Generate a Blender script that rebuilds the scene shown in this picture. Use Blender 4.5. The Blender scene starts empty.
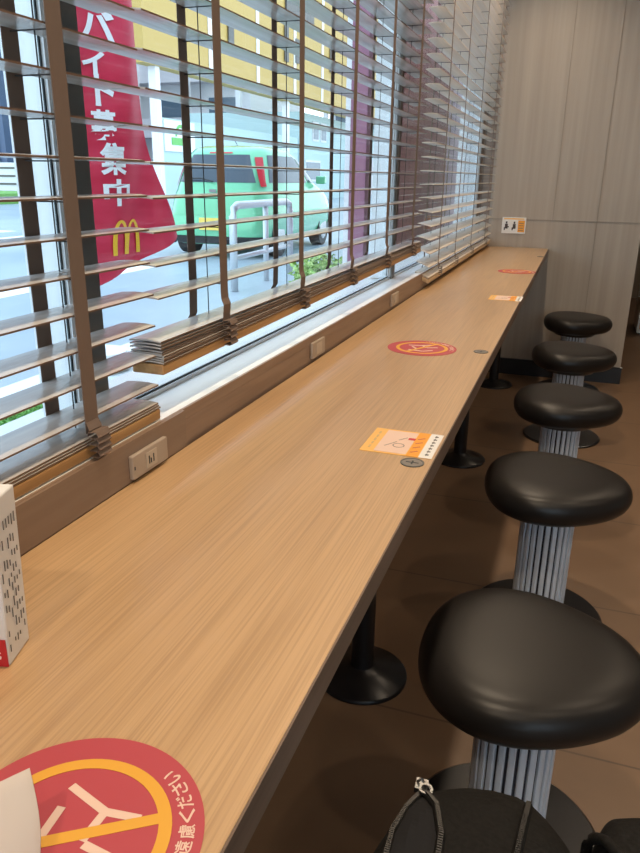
import bpy, bmesh, math, random
from mathutils import Vector, Matrix
random.seed(7)
PI = math.pi
C = bpy.context.scene.collection
H = 1.02            # counter top height above the floor
G = 0.46            # street level
LOC = {}

# ------------------------------------------------------------------ materials
def mat(name, col, rough=.5, metal=0., spec=.5, coat=0.):
    m = bpy.data.materials.new(name); m.use_nodes = True
    b = m.node_tree.nodes['Principled BSDF']
    b.inputs['Base Color'].default_value = (*col, 1)
    b.inputs['Roughness'].default_value = rough
    b.inputs['Metallic'].default_value = metal
    b.inputs['Specular IOR Level'].default_value = spec
    b.inputs['Coat Weight'].default_value = coat
    return m

def grain(m, scale, c1, c2, detail=4, bump=0., lo=.35, hi=.65, rough=None, coords='Object'):
    """stretch-noise colour between c1 and c2"""
    nt = m.node_tree; N = nt.nodes; L = nt.links
    b = N['Principled BSDF']
    tc = N.new('ShaderNodeTexCoord'); mp = N.new('ShaderNodeMapping')
    mp.inputs['Scale'].default_value = scale
    no = N.new('ShaderNodeTexNoise'); no.inputs['Scale'].default_value = 1; no.inputs['Detail'].default_value = detail
    cr = N.new('ShaderNodeValToRGB')
    cr.color_ramp.elements[0].position = lo; cr.color_ramp.elements[0].color = (*c1, 1)
    cr.color_ramp.elements[1].position = hi; cr.color_ramp.elements[1].color = (*c2, 1)
    L.new(tc.outputs[coords], mp.inputs[0]); L.new(mp.outputs[0], no.inputs['Vector'])
    L.new(no.outputs['Fac'], cr.inputs[0]); L.new(cr.outputs[0], b.inputs['Base Color'])
    if bump:
        bp = N.new('ShaderNodeBump'); bp.inputs['Strength'].default_value = bump; bp.inputs['Distance'].default_value = .002
        L.new(no.outputs['Fac'], bp.inputs['Height']); L.new(bp.outputs[0], b.inputs['Normal'])
    return m

def wood_top():
    m = mat('oak laminate', (.5, .33, .18), .36, spec=.8, coat=.6)
    m.node_tree.nodes['Principled BSDF'].inputs['Coat Roughness'].default_value = .3
    nt = m.node_tree; N = nt.nodes; L = nt.links; b = N['Principled BSDF']
    tc = N.new('ShaderNodeTexCoord')
    def nz(scale, det):
        mp = N.new('ShaderNodeMapping'); mp.inputs['Scale'].default_value = scale
        no = N.new('ShaderNodeTexNoise'); no.inputs['Scale'].default_value = 1; no.inputs['Detail'].default_value = det
        L.new(tc.outputs['Object'], mp.inputs[0]); L.new(mp.outputs[0], no.inputs['Vector']); return no
    a = nz((9, .9, 1), 3); f = nz((330, 3.5, 1), 2); g = nz((90, 1.6, 1), 3)
    cr = N.new('ShaderNodeValToRGB')
    cr.color_ramp.elements[0].position = .3; cr.color_ramp.elements[0].color = (.46, .285, .137, 1)
    cr.color_ramp.elements[1].position = .7; cr.color_ramp.elements[1].color = (.55, .355, .185, 1)
    L.new(a.outputs['Fac'], cr.inputs[0])
    cf = N.new('ShaderNodeValToRGB')
    cf.color_ramp.elements[0].position = .36; cf.color_ramp.elements[0].color = (.84, .80, .74, 1)
    cf.color_ramp.elements[1].position = .56; cf.color_ramp.elements[1].color = (1.08, 1.06, 1.03, 1)
    L.new(f.outputs['Fac'], cf.inputs[0])
    cg = N.new('ShaderNodeValToRGB')
    cg.color_ramp.elements[0].position = .35; cg.color_ramp.elements[0].color = (.92, .90, .88, 1)
    cg.color_ramp.elements[1].position = .6; cg.color_ramp.elements[1].color = (1.03, 1.03, 1.03, 1)
    L.new(g.outputs['Fac'], cg.inputs[0])
    m1 = N.new('ShaderNodeMixRGB'); m1.blend_type = 'MULTIPLY'; m1.inputs[0].default_value = .8
    m2 = N.new('ShaderNodeMixRGB'); m2.blend_type = 'MULTIPLY'; m2.inputs[0].default_value = .8
    L.new(cr.outputs[0], m1.inputs[1]); L.new(cf.outputs[0], m1.inputs[2])
    L.new(m1.outputs[0], m2.inputs[1]); L.new(cg.outputs[0], m2.inputs[2])
    L.new(m2.outputs[0], b.inputs['Base Color'])
    return m

def tile_mat(name, c1, c2, mortar, w, h, off=(0, 0, 0), ms=.004, rough=.45, rot=0.):
    m = mat(name, c1, rough)
    nt = m.node_tree; N = nt.nodes; L = nt.links; b = N['Principled BSDF']
    tc = N.new('ShaderNodeTexCoord'); mp = N.new('ShaderNodeMapping')
    mp.inputs['Location'].default_value = off; mp.inputs['Rotation'].default_value = (0, 0, rot)
    br = N.new('ShaderNodeTexBrick'); br.offset = 0; br.squash = 1
    br.inputs['Scale'].default_value = 1; br.inputs['Brick Width'].default_value = w; br.inputs['Row Height'].default_value = h
    br.inputs['Mortar Size'].default_value = ms; br.inputs['Mortar Smooth'].default_value = .2
    no = N.new('ShaderNodeTexNoise'); no.inputs['Scale'].default_value = 5; no.inputs['Detail'].default_value = 5
    mx = N.new('ShaderNodeMixRGB'); mx.inputs[1].default_value = (*c1, 1); mx.inputs[2].default_value = (*c2, 1)
    L.new(tc.outputs['Object'], mp.inputs[0]); L.new(mp.outputs[0], br.inputs['Vector'])
    L.new(tc.outputs['Object'], no.inputs['Vector']); L.new(no.outputs['Fac'], mx.inputs[0])
    L.new(mx.outputs[0], br.inputs['Color1']); L.new(mx.outputs[0], br.inputs['Color2'])
    br.inputs['Mortar'].default_value = (*mortar, 1)
    L.new(br.outputs['Color'], b.inputs['Base Color'])
    return m

def glass_mat():
    m = bpy.data.materials.new('window glass'); m.use_nodes = True
    nt = m.node_tree; N = nt.nodes; L = nt.links
    N.remove(N['Principled BSDF'])
    t = N.new('ShaderNodeBsdfTransparent'); t.inputs[0].default_value = (.93, .97, .97, 1)
    g = N.new('ShaderNodeBsdfGlossy'); g.inputs['Roughness'].default_value = .02
    lw = N.new('ShaderNodeLayerWeight'); lw.inputs[0].default_value = .5
    pw = N.new('ShaderNodeMath'); pw.operation = 'POWER'; pw.inputs[1].default_value = 5
    ma = N.new('ShaderNodeMath'); ma.operation = 'MULTIPLY_ADD'; ma.inputs[1].default_value = .5; ma.inputs[2].default_value = .03
    L.new(lw.outputs['Facing'], pw.inputs[0]); L.new(pw.outputs[0], ma.inputs[0])
    mx = N.new('ShaderNodeMixShader')
    L.new(ma.outputs[0], mx.inputs[0]); L.new(t.outputs[0], mx.inputs[1]); L.new(g.outputs[0], mx.inputs[2])
    L.new(mx.outputs[0], N['Material Output'].inputs[0])
    return m

M = {}
M['top'] = wood_top()
M['edge'] = grain(mat('counter edge', (.2, .13, .09), .4), (40, 2, 40), (.13, .085, .06), (.2, .135, .095))
M['wall'] = grain(mat('taupe wall panel', (.3, .26, .22), .5), (22, 22, .7), (.335, .285, .235), (.40, .345, .29), lo=.3, hi=.7)
M['seam'] = mat('panel seam', (.27, .23, .19), .6)
M['board'] = grain(mat('taupe board', (.25, .17, .12), .42), (3, 3, 60), (.23, .15, .105), (.29, .195, .135))
M['board2'] = grain(mat('brown board', (.25, .17, .12), .42), (3, 3, 60), (.225, .15, .105), (.255, .175, .125))
M['sill'] = mat('white sill', (.78, .78, .76), .3)
M['alu'] = mat('white aluminium', (.72, .74, .75), .35, .1)
M['alu_dark'] = mat('grey aluminium and shade', (.13, .13, .12), .4, .2)  # grommet rim colour; on the mullions it paints backlit shade
M['gasket'] = mat('black gasket', (.03, .04, .045), .6)
M['glass'] = glass_mat()
M['slat'] = grain(mat('brown slat with sky sheen', (.3, .25, .2), .24, spec=.7), (60, 2, 60), (.44, .40, .37), (.53, .49, .45))  # brown wood paled by painted-in sky reflection; edges keep the plain brown
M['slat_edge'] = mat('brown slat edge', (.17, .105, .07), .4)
M['slat_lit'] = grain(mat('wood slat lit copy', (.6, .53, .45), .35), (60, 2, 60), (.60, .52, .43), (.68, .60, .51))  # far blind's slat, rail and tape: same product, brighter light put into colour
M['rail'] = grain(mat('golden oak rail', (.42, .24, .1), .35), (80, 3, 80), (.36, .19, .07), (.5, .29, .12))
M['rail_lit'] = grain(mat('oak rail lit copy', (.5, .36, .22), .35), (80, 3, 80), (.5, .35, .2), (.6, .44, .27))
M['tape'] = mat('brown ladder tape', (.17, .115, .085), .8)
M['tape_lit'] = mat('ladder tape lit copy', (.2, .15, .115), .8)
M['cord'] = mat('dark cord', (.05, .045, .045), .7)
M['ceil'] = mat('ceiling paint', (.55, .5, .44), .8)
M['floor'] = tile_mat('brown floor tile', (.155, .095, .056), (.205, .125, .075), (.10, .065, .042), 2.4, .8, off=(1.1, -.16, 0), ms=.004)
M['black'] = mat('black skirting', (.015, .016, .02), .35)
M['leather'] = mat('black leatherette', (.012, .0105, .01), .36, spec=.32)
bn = M['leather'].node_tree
_n = bn.nodes.new('ShaderNodeTexNoise'); _n.inputs['Scale'].default_value = 500
_t = bn.nodes.new('ShaderNodeTexCoord'); _b = bn.nodes.new('ShaderNodeBump'); _b.inputs['Strength'].default_value = .12; _b.inputs['Distance'].default_value = .001
bn.links.new(_t.outputs['Object'], _n.inputs['Vector']); bn.links.new(_n.outputs['Fac'], _b.inputs['Height']); bn.links.new(_b.outputs[0], bn.nodes['Principled BSDF'].inputs['Normal'])
M['rib'] = mat('pale blue grey metal rib', (.62, .68, .76), .35, .15)
M['groove'] = mat('black groove', (.015, .018, .03), .5)
M['blackmetal'] = mat('black metal base', (.012, .012, .014), .3, .3)
M['chrome'] = mat('chrome', (.22, .22, .22), .35, 1.)
M['steel'] = mat('brushed grommet', (.28, .25, .22), .4, .6)
M['red'] = mat('sticker red', (.45, .06, .075), .45)
M['yel'] = mat('sticker yellow', (.74, .37, .04), .45)
M['cream'] = mat('sticker cream', (.76, .54, .43), .5)
M['orange'] = mat('sticker orange', (.82, .34, .03), .45)
M['lorange'] = mat('sticker light orange', (.85, .48, .13), .45)
M['paper'] = mat('white card', (.75, .73, .7), .6)
M['paper2'] = mat('thin white paper', (.58, .50, .44), .7)
M['ink'] = mat('dark ink', (.06, .05, .05), .6)
M['inkr'] = mat('red print', (.55, .02, .03), .5)
M['plate'] = mat('beige plastic', (.40, .32, .25), .4)
M['plate2'] = mat('cream plastic', (.50, .42, .33), .4)
M['bag'] = grain(mat('black nylon', (.02, .018, .016), .85, spec=.2), (220, 220, 220), (.007, .0065, .006), (.013, .012, .011), bump=.5)
M['bag_shade'] = mat('bag gap shade', (.006, .006, .008), .9)
M['zip'] = mat('gunmetal zip', (.06, .057, .055), .5, .6)
# outside
M['road'] = grain(mat('wet asphalt', (.42, .5, .55), .4), (.5, .5, .5), (.29, .36, .41), (.40, .47, .52))
M['pave'] = tile_mat('pale paving', (.66, .74, .76), (.76, .8, .8), (.5, .58, .6), .3, .3, ms=.006, rough=.5)
M['line'] = mat('road paint', (.85, .85, .83), .5)
M['grass'] = grain(mat('grass', (.12, .35, .06), .8), (30, 30, 30), (.08, .28, .05), (.3, .55, .15))
M['leaf'] = grain(mat('leaf', (.3, .5, .12), .6), (60, 60, 60), (.2, .42, .08), (.55, .7, .25))
M['banner'] = grain(mat('red banner cloth', (.62, .02, .06), .6), (3, 2, 12), (.62, .015, .055), (.72, .04, .09))
M['white'] = mat('white print', (.9, .9, .9), .6)
M['gold'] = mat('golden print', (.95, .55, .03), .5)
M['car'] = mat('mint green paint', (.15, .52, .28), .22, .1, coat=.6)
M['carglass'] = mat('tinted glass', (.05, .07, .09), .08)
M['tail'] = mat('red tail lamp', (.55, .02, .03), .15)
M['tyre'] = mat('tyre', (.03, .03, .03), .7)
M['hub'] = mat('wheel silver', (.5, .5, .5), .3, .8)
M['numplate'] = mat('yellow number plate', (.85, .62, .12), .5)
M['galv'] = mat('galvanised pipe', (.62, .66, .68), .35, .3)
M['yelwall'] = mat('yellow signboard', (.50, .33, .09), .6)
M['greylet'] = mat('grey lettering', (.13, .12, .11), .6)
M['bwhite'] = mat('white building', (.78, .77, .78), .7)
M['bpink'] = mat('pinkish parapet', (.62, .57, .58), .7)
M['teal'] = mat('pale teal wall', (.47, .62, .62), .6)
M['bglass'] = mat('far window glass', (.12, .17, .22), .15)
M['bluebld'] = mat('dark blue facade', (.08, .12, .2), .4)
M['purple'] = mat('mauve paint', (.30, .12, .19), .6)
M['mauve'] = grain(mat('mauve corrugated wall', (.4, .12, .14), .6), (2, 2, 40), (.30, .075, .085), (.38, .11, .12))
M['lilac'] = mat('lilac render', (.5, .4, .52), .6)
M['sgreen'] = mat('green emblem', (.15, .5, .12), .5)
M['trunkless'] = mat('tan wood panel', (.62, .42, .2), .5)

# ------------------------------------------------------------------ mesh helpers
def obj(name, bm, m, parent=None, local=False, smooth=False, sub=0, bev=0.):
    me = bpy.data.meshes.new(name)
    if parent is not None and not local:
        bm.transform(Matrix.Translation(-LOC[parent.name]))
    bmesh.ops.recalc_face_normals(bm, faces=bm.faces[:])
    bm.to_mesh(me); bm.free()
    if isinstance(m, (list, tuple)):
        for k in m: me.materials.append(k)
    else: me.materials.append(m)
    if smooth: me.shade_smooth()
    o = bpy.data.objects.new(name, me); C.objects.link(o)
    if parent is not None:
        o.parent = parent; LOC[o.name] = LOC[parent.name].copy() if not local else Vector((0, 0, 0))
    else: LOC[o.name] = Vector((0, 0, 0))
    if bev:
        md = o.modifiers.new('bev', 'BEVEL'); md.width = bev; md.segments = 2; md.limit_method = 'ANGLE'
    if sub:
        md = o.modifiers.new('sub', 'SUBSURF'); md.levels = sub; md.render_levels = sub
    return o

def tag(o, label, cat=None, group=None):
    o['label'] = label
    if cat: o['category'] = cat
    if group: o['group'] = group
    return o

def thing(name, label, cat, loc=(0, 0, 0), group=None):
    o = bpy.data.objects.new(name, None); C.objects.link(o); o.location = loc; o.empty_display_size = .05
    LOC[o.name] = Vector(loc)
    return tag(o, label, cat, group)

def struct(name, bm, m, **k):
    o = obj(name, bm, m, **k); o['kind'] = 'structure'; return o

def box(bm, x0, x1, y0, y1, z0, z1, rot=None):
    r = bmesh.ops.create_cube(bm, size=1)
    vs = r['verts']
    for v in vs:
        v.co = Vector(((x0 + x1) / 2 + v.co.x * (x1 - x0), (y0 + y1) / 2 + v.co.y * (y1 - y0), (z0 + z1) / 2 + v.co.z * (z1 - z0)))
    return vs

def B(*a):
    bm = bmesh.new()
    if a and isinstance(a[0], (list, tuple)):
        for q in a: box(bm, *q)
    else: box(bm, *a)
    return bm

def cyl(bm, c, r, h, seg=32, r2=None):
    res = bmesh.ops.create_cone(bm, cap_ends=True, segments=seg, radius1=r, radius2=r if r2 is None else r2, depth=h)
    for v in res['verts']: v.co += Vector((c[0], c[1], c[2] + h / 2))
    return res['verts']

def lathe(prof, seg=48, c=(0, 0, 0), shape=None):
    """prof: list of (r, z); shape(theta) -> (sx, sy) offsets factor"""
    bm = bmesh.new(); rings = []
    for r, z in prof:
        if r < 1e-6:
            rings.append([bm.verts.new((c[0], c[1], c[2] + z))]); continue
        ring = []
        for i in range(seg):
            t = 2 * PI * i / seg
            k = shape(t) if shape else 1.
            ring.append(bm.verts.new((c[0] + r * k * math.cos(t), c[1] + r * k * math.sin(t), c[2] + z)))
        rings.append(ring)
    for a, b in zip(rings, rings[1:]):
        if len(a) == 1 and len(b) == 1: continue
        for i in range(seg):
            j = (i + 1) % seg
            if len(a) == 1: bm.faces.new((a[0], b[i], b[j]))
            elif len(b) == 1: bm.faces.new((a[i], a[j], b[0]))
            else: bm.faces.new((a[i], a[j], b[j], b[i]))
    return bm

def tube(bm, pts, r, seg=10):
    pts = [Vector(p) for p in pts]; rings = []
    up0 = Vector((0, 0, 1))
    for i, p in enumerate(pts):
        d = (pts[min(i + 1, len(pts) - 1)] - pts[max(i - 1, 0)]).normalized()
        u = up0 if abs(d.dot(up0)) < .95 else Vector((1, 0, 0))
        a = d.cross(u).normalized(); b = d.cross(a).normalized()
        rr = r[i] if isinstance(r, (list, tuple)) else r
        rings.append([bm.verts.new(p + a * rr * math.cos(2 * PI * k / seg) + b * rr * math.sin(2 * PI * k / seg)) for k in range(seg)])
    for a, b in zip(rings, rings[1:]):
        for k in range(seg): bm.faces.new((a[k], a[(k + 1) % seg], b[(k + 1) % seg], b[k]))
    bm.faces.new(rings[0]); bm.faces.new(list(reversed(rings[-1])))
    return bm

def prism(bm, pts, z0, z1):
    """convex or simple polygon pts in XY extruded z0..z1"""
    lo = [bm.verts.new((p[0], p[1], z0)) for p in pts]; hi = [bm.verts.new((p[0], p[1], z1)) for p in pts]
    n = len(pts)
    bm.faces.new(hi); bm.faces.new(list(reversed(lo)))
    for i in range(n): bm.faces.new((lo[i], lo[(i + 1) % n], hi[(i + 1) % n], hi[i]))
    return bm

def ring2d(bm, r0, r1, z0, z1, a0=0, a1=2 * PI, seg=64, c=(0, 0), sx=1., sy=1.):
    full = abs(a1 - a0 - 2 * PI) < 1e-6; n = seg if full else seg + 1; vs = []
    for i in range(n):
        t = a0 + (a1 - a0) * i / seg; q = []
        for r, z in ((r0, z0), (r1, z0), (r1, z1), (r0, z1)):
            q.append(bm.verts.new((c[0] + r * sx * math.cos(t), c[1] + r * sy * math.sin(t), z)))
        vs.append(q)
    for i in range(seg):
        a = vs[i]; b = vs[(i + 1) % n]
        for k in range(4): bm.faces.new((a[k], a[(k + 1) % 4], b[(k + 1) % 4], b[k]))
    if not full: bm.faces.new(vs[0]); bm.faces.new(list(reversed(vs[-1])))
    return bm

def bar2d(bm, p, q, w, z0, z1):
    p = Vector(p); q = Vector(q); d = (q - p).normalized(); n = Vector((-d.y, d.x)) * w / 2
    return prism(bm, [p + n, p - n, q - n, q + n], z0, z1)

def glyph(ch, bold=0.):
    """builtin-font glyph as a flat bmesh normalised to its bounding box (0..1)"""
    cu = bpy.data.curves.new('t', 'FONT'); cu.body = ch; cu.size = 1; cu.resolution_u = 3; cu.offset = bold
    o = bpy.data.objects.new('t', cu); C.objects.link(o)
    dg = bpy.context.evaluated_depsgraph_get(); dg.update()
    me = bpy.data.meshes.new_from_object(o.evaluated_get(dg))
    bm = bmesh.new(); bm.from_mesh(me)
    bpy.data.objects.remove(o); bpy.data.curves.remove(cu); bpy.data.meshes.remove(me)
    if len(bm.verts):
        x0 = min(v.co.x for v in bm.verts); x1 = max(v.co.x for v in bm.verts)
        y0 = min(v.co.y for v in bm.verts); y1 = max(v.co.y for v in bm.verts)
        for v in bm.verts: v.co = Vector(((v.co.x - x0) / max(x1 - x0, 1e-6), (v.co.y - y0) / max(y1 - y0, 1e-6), 0))
    return bm

def add_bm(dst, src, fn):
    mp = {}
    for v in src.verts: mp[v] = dst.verts.new(fn(v.co))
    for f in src.faces:
        try: dst.faces.new([mp[v] for v in f.verts])
        except ValueError: pass
    src.free()

def thick(bm, vec):
    r = bmesh.ops.extrude_face_region(bm, geom=bm.faces[:])
    bmesh.ops.translate(bm, verts=[g for g in r['geom'] if isinstance(g, bmesh.types.BMVert)], vec=vec)
    return bm

def copy_tree(o, parent=None):
    c = o.copy(); C.objects.link(c); c.parent = parent
    for ch in list(o.children): copy_tree(ch, c)
    return c

# ------------------------------------------------------------------ room shell
XW = -.68
struct('floor', B(-.95, 5, -2.5, 11, -.05, 0), M['floor'])
struct('ceiling', B(-1.05, 5, -2.5, 11, 3.1, 3.15), M['ceil'])
struct('wall_left', B((-.95, XW, -2.5, 11, 0, H + .05), (-.95, XW, -2.5, 11, 3.0, 3.1), (-.95, XW, 6.0, 11, H + .05, 3.0), (-.95, XW, -2.5, -1.2, H + .05, 3.0)), M['board'])
struct('wall_far', B(XW, .44, 6.0, 6.12, 0, 3.1), M['wall'])
struct('wall_back', B((XW, .2, -2.5, -2.4, 0, 3.1), (3.4, 5, -2.5, -2.4, 0, 3.1), (.2, 3.4, -2.5, -2.4, 0, .5), (.2, 3.4, -2.5, -2.4, 2.7, 3.1)), M['wall'])
_w = struct('window_5', B((.2, .26, -2.48, -2.42, .5, 2.7), (3.34, 3.4, -2.48, -2.42, .5, 2.7), (.26, 3.34, -2.48, -2.42, .5, .56), (.26, 3.34, -2.48, -2.42, 2.64, 2.7), (1.78, 1.82, -2.48, -2.42, .56, 2.64)), M['alu'])
obj('glass_pane', B(.26, 3.34, -2.452, -2.448, .56, 2.64), M['glass'], _w)
struct('wall_right', B(4.9, 5, -2.4, 11, 0, 3.1), M['wall'])
struct('wall_rear', B(XW, 4.9, 10.9, 11, 0, 3.1), M['wall'])
struct('trim_1', B((XW + .001, .44, 5.996, 5.9995, H + .208, H + .213), (.12, .124, 5.996, 5.9995, H - .9, 3.1), (-.2, -.197, 5.996, 5.9995, H + .213, 3.1)), M['seam'])
struct('baseboard_far', B(XW + .005, .45, 5.975, 5.998, 0, .13), M['black'])
struct('trim_2', B(.436, .452, 5.97, 5.974, .131, .137), M['sill'])
struct('trim_3', B(XW + .0005, XW + .006, -1.2, 1.16, H + .001, H + .0732), M['board2'])
# sill and window frames
GX = -.795
struct('window_sill', B(-.777, XW - .006, -1.2, 5.998, H + .0505, H + .073), M['sill'])
struct('trim_9', B(XW - .0058, XW, -1.2, 5.998, H + .0505, H + .0735), M['board'])
struct('trim_10', B(-.95, -.812, -1.2, 5.998, H + .0505, H + .066), M['sill'])
def window(n, y0, y1, dark=True):
    w = struct('window_%d' % n, B((-.811, -.778, y0, y1, H + .0505, H + .081), (-.811, -.778, y0, y1, 2.95, 3.0),
        (-.811, -.784, y0, y0 + .012, H + .081, 2.95), (-.811, -.784, y1 - .012, y1, H + .081, 2.95)), M['alu'])
    obj('glass_pane', B(GX - .002, GX + .002, y0 + .012, y1 - .012, H + .0815, 2.95), M['glass'], w)
    obj('gasket', B((-.7865, -.7835, y0 + .012, y1 - .012, H + .0812, H + .085), (GX + .003, GX + .005, y0 + .0122, y0 + .016, H + .086, 2.95), (GX + .003, GX + .005, y1 - .016, y1 - .0122, H + .086, 2.95)), M['gasket'], w)
window(1, -1.2, 1.005)
window(2, 1.06, 3.20)
window(3, 3.26, 5.93)
for i, (a, b) in enumerate(((1.005, 1.06), (3.20, 3.26))):
    t = struct('trim_%d' % (4 + i), B(-.875, -.777, a, b, H + .0735, 3.0), M['alu'])
    obj('mullion_shade_face', B(-.7768, -.772, a - .002, b + .002, H + .0735, 3.0), M['alu_dark'], t)  # backlit room side of the white mullion, its shade painted as dark grey

struct('trim_7', B(-.949, -.777, 5.935, 5.995, H + .0735, 3.0), M['alu'])
# ------------------------------------------------------------------ counter
ct = thing('counter', 'long oak laminate counter running along the window', 'counter', (-.44, 2.5, 0))
obj('counter_top', B(XW + .007, -.207, -1.2, 5.995, H - .038, H), M['top'], ct)
obj('edge_strip', B(-.2069, -.2045, -1.2, 5.995, H - .040, H - .0005), M['edge'], ct)
for y in (-.1, 1.88, 3.90, 5.6):
    p = lathe([(0, 0), (.145, 0), (.145, .008), (.14, .014), (.06, .03), (.038, .045), (.036, .06), (.036, H - .07), (.09, H - .06), (.09, H - .0385), (0, H - .0385)], 40, (-.492, y, 0))
    obj('pedestal', p, M['blackmetal'], ct, smooth=True)
    # smooth shading kept crisp by an edge split
for o in ct.children:
    if o.name.startswith('pedestal'):
        md = o.modifiers.new('es', 'EDGE_SPLIT'); md.split_angle = math.radians(40)

# ------------------------------------------------------------------ blinds
def ribbon(bm, pts, y0, y1, t=.0012):
    """ribbon following pts [(x,z)] and spanning y0..y1"""
    n = len(pts); rows = []
    for i, (x, z) in enumerate(pts):
        a = Vector(pts[max(i - 1, 0)]); b = Vector(pts[min(i + 1, n - 1)]); d = (b - a).normalized(); nx = Vector((-d.y, d.x)) * t / 2
        rows.append([bm.verts.new((x + nx.x, y0, z + nx.y)), bm.verts.new((x + nx.x, y1, z + nx.y)), bm.verts.new((x - nx.x, y1, z - nx.y)), bm.verts.new((x - nx.x, y0, z - nx.y))])
    for a, b in zip(rows, rows[1:]):
        for k in range(4): bm.faces.new((a[k], a[(k + 1) % 4], b[(k + 1) % 4], b[k]))
    bm.faces.new(rows[0]); bm.faces.new(list(reversed(rows[-1])))

def blind(label, y0, y1, xf, W, zrail, ytilt, nst, zs0, dz, ztop, tapes, sm, rm, tm, tw=.032, tiltx=0., fan=()):
    """xf front x, W slat depth, zrail bottom of rail (relative to counter), zs0 first free slat"""
    b = thing('venetian_blind', label, 'window blind', ((2 * xf - W) / 2, (y0 + y1) / 2, H + zrail), 'wooden venetian blinds along the window')
    def zt(y): return ytilt * (y - y0)
    def slat(bm, z, th=.0028, tx=0., yy0=y0, yy1=y1, tl=0., dx=0.):
        vs = []
        n = 6
        up = []; dn = []
        for s, yy in ((0, yy0), (1, yy1)):
            for k in range(n + 1):
                u = k / n; x = xf + dx - W * u
                cz = .0022 * (1 - (2 * u - 1) ** 2)
                zz = H + z + tl * (yy - y0) + cz - tx * (.5 - u) * W
                up.append(bm.verts.new((x, yy, zz + th / 2))); dn.append(bm.verts.new((x, yy, zz - th / 2)))
        m = n + 1
        for k in range(n):
            bm.faces.new((up[k], up[k + 1], up[m + k + 1], up[m + k])); bm.faces.new((dn[k], dn[m + k], dn[m + k + 1], dn[k + 1]))
            bm.faces.new((up[k], dn[k], dn[k + 1], up[k + 1])); bm.faces.new((up[m + k], up[m + k + 1], dn[m + k + 1], dn[m + k]))
        ef = bm.faces.new((up[0], up[m], dn[m], dn[0])); ef.material_index = 1; bm.faces.new((up[n], dn[n], dn[m + n], up[m + n]))
    # rail
    bm = bmesh.new(); hr = .020
    for yy in (y0 + .002, y1 - .002):
        pass
    vs = box(bm, xf - W, xf + .001, y0 + .002, y1 - .002, 0, hr)
    for v in vs: v.co.z += H + zrail + zt(v.co.y) - tiltx * ((v.co.x - (xf - W / 2)))
    obj('bottom_rail', bm, rm, b, bev=.003)
    # stacked slats lying on the rail
    bm = bmesh.new(); z = zrail + hr + .002
    for i in range(nst):
        slat(bm, z + i * .0040, .0026, tiltx, y0 + random.uniform(0, .008), y1 - random.uniform(0, .008), ytilt, random.uniform(-.002, .002))
    obj('slat_stack', bm, (sm, M['slat_edge'] if sm is M['slat'] else M['rail_lit']), b)
    # free slats
    bm = bmesh.new(); zst = z + nst * .0040
    for f, tl in fan: slat(bm, zst + f, .0028, tiltx * .7, tl=tl)
    k = 0; z = zs0
    while z < ztop:
        slat(bm, z, .0028, tiltx * max(0, 1 - k / 6), y0 + random.uniform(0, .004), y1 - random.uniform(0, .004), dx=random.uniform(-.0015, .0015)); z += dz; k += 1
    obj('slats', bm, (sm, M['slat_edge'] if sm is M['slat'] else M['rail_lit']), b)
    obj('head_rail', B(xf - W - .005, xf + .004, y0, y1, H + ztop + .005, min(2.998, H + ztop + .05)), sm, b)
    for ty in tapes:
        sag = zt(ty); zb = H + zrail + sag
        top = H + ztop + .004; sk = H + zst + sag
        bm = bmesh.new(); x = xf + .0035
        first = H + zs0
        pts = [(x, top), (x, first - .02), (x + .001, (first + sk) / 2 + .012), (x + .006, (first + sk) / 2), (x + .003, sk + .012), (x + .002, sk + .006)]
        # gathered loops in front of the stack
        for q in range(4):
            zz = sk + .006 - q * ((sk - zb) * .30)
            pts += [(x + .004, zz + .006), (x + .017, zz + .008), (x + .022, zz), (x + .017, zz - .004), (x + .004, zz - .003)]
        ribbon(bm, pts, ty - tw / 2, ty + tw / 2)
        obj('ladder_tape', bm, tm, b, smooth=False)
        bm = bmesh.new(); xb = xf - W - .0035
        ribbon(bm, [(xb, top), (xb, first - .01), (xb - .002, sk + .02), (xb - .008, sk + .01), (xb - .004, sk - .01), (xb - .002, zb + .005)], ty - tw / 2, ty + tw / 2)
        obj('ladder_tape', bm, tm, b)
        bm = bmesh.new(); yc = ty + .004
        tube(bm, [(xf - W * .72, yc + .02, top), (xf - W * .72, yc + .02, H + zst + sag)], .0011, 6)
        z = zs0
        while z < ztop:
            tube(bm, [(xf + .002, ty, H + z - .0045), (xf - W - .002, ty, H + z - .0045)], .0011, 5); z += dz
        obj('lift_cord', bm, M['cord'], b)
    return b

blind('brown wooden blind nearest the viewer, lowered right down onto the sill', -.5, 1.098, -.689, .066, .0745, 0, 3, .138, .0548, 1.93, (-.03, .43, .892), M['slat'], M['rail'], M['tape'])
blind('middle brown wooden blind, pulled up so it hangs above the sill', 1.112, 3.42, -.689, .066, .152, .010, 6, .292, .0568, 1.93, (1.365, 1.822, 2.28, 2.74, 3.2), M['slat'], M['rail'], M['tape'], fan=((.004, -.001), (.010, -.002), (.016, .004)))
blind('brightly lit wooden blind farthest away in the corner, reaching down over the sill edge', 3.45, 5.98, -.652, .066, .040, .000, 2, .115, .06, 1.93, (3.68, 4.2, 4.83, 5.55), M['slat_lit'], M['rail_lit'], M['tape_lit'], tw=.02, tiltx=.42)

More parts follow.
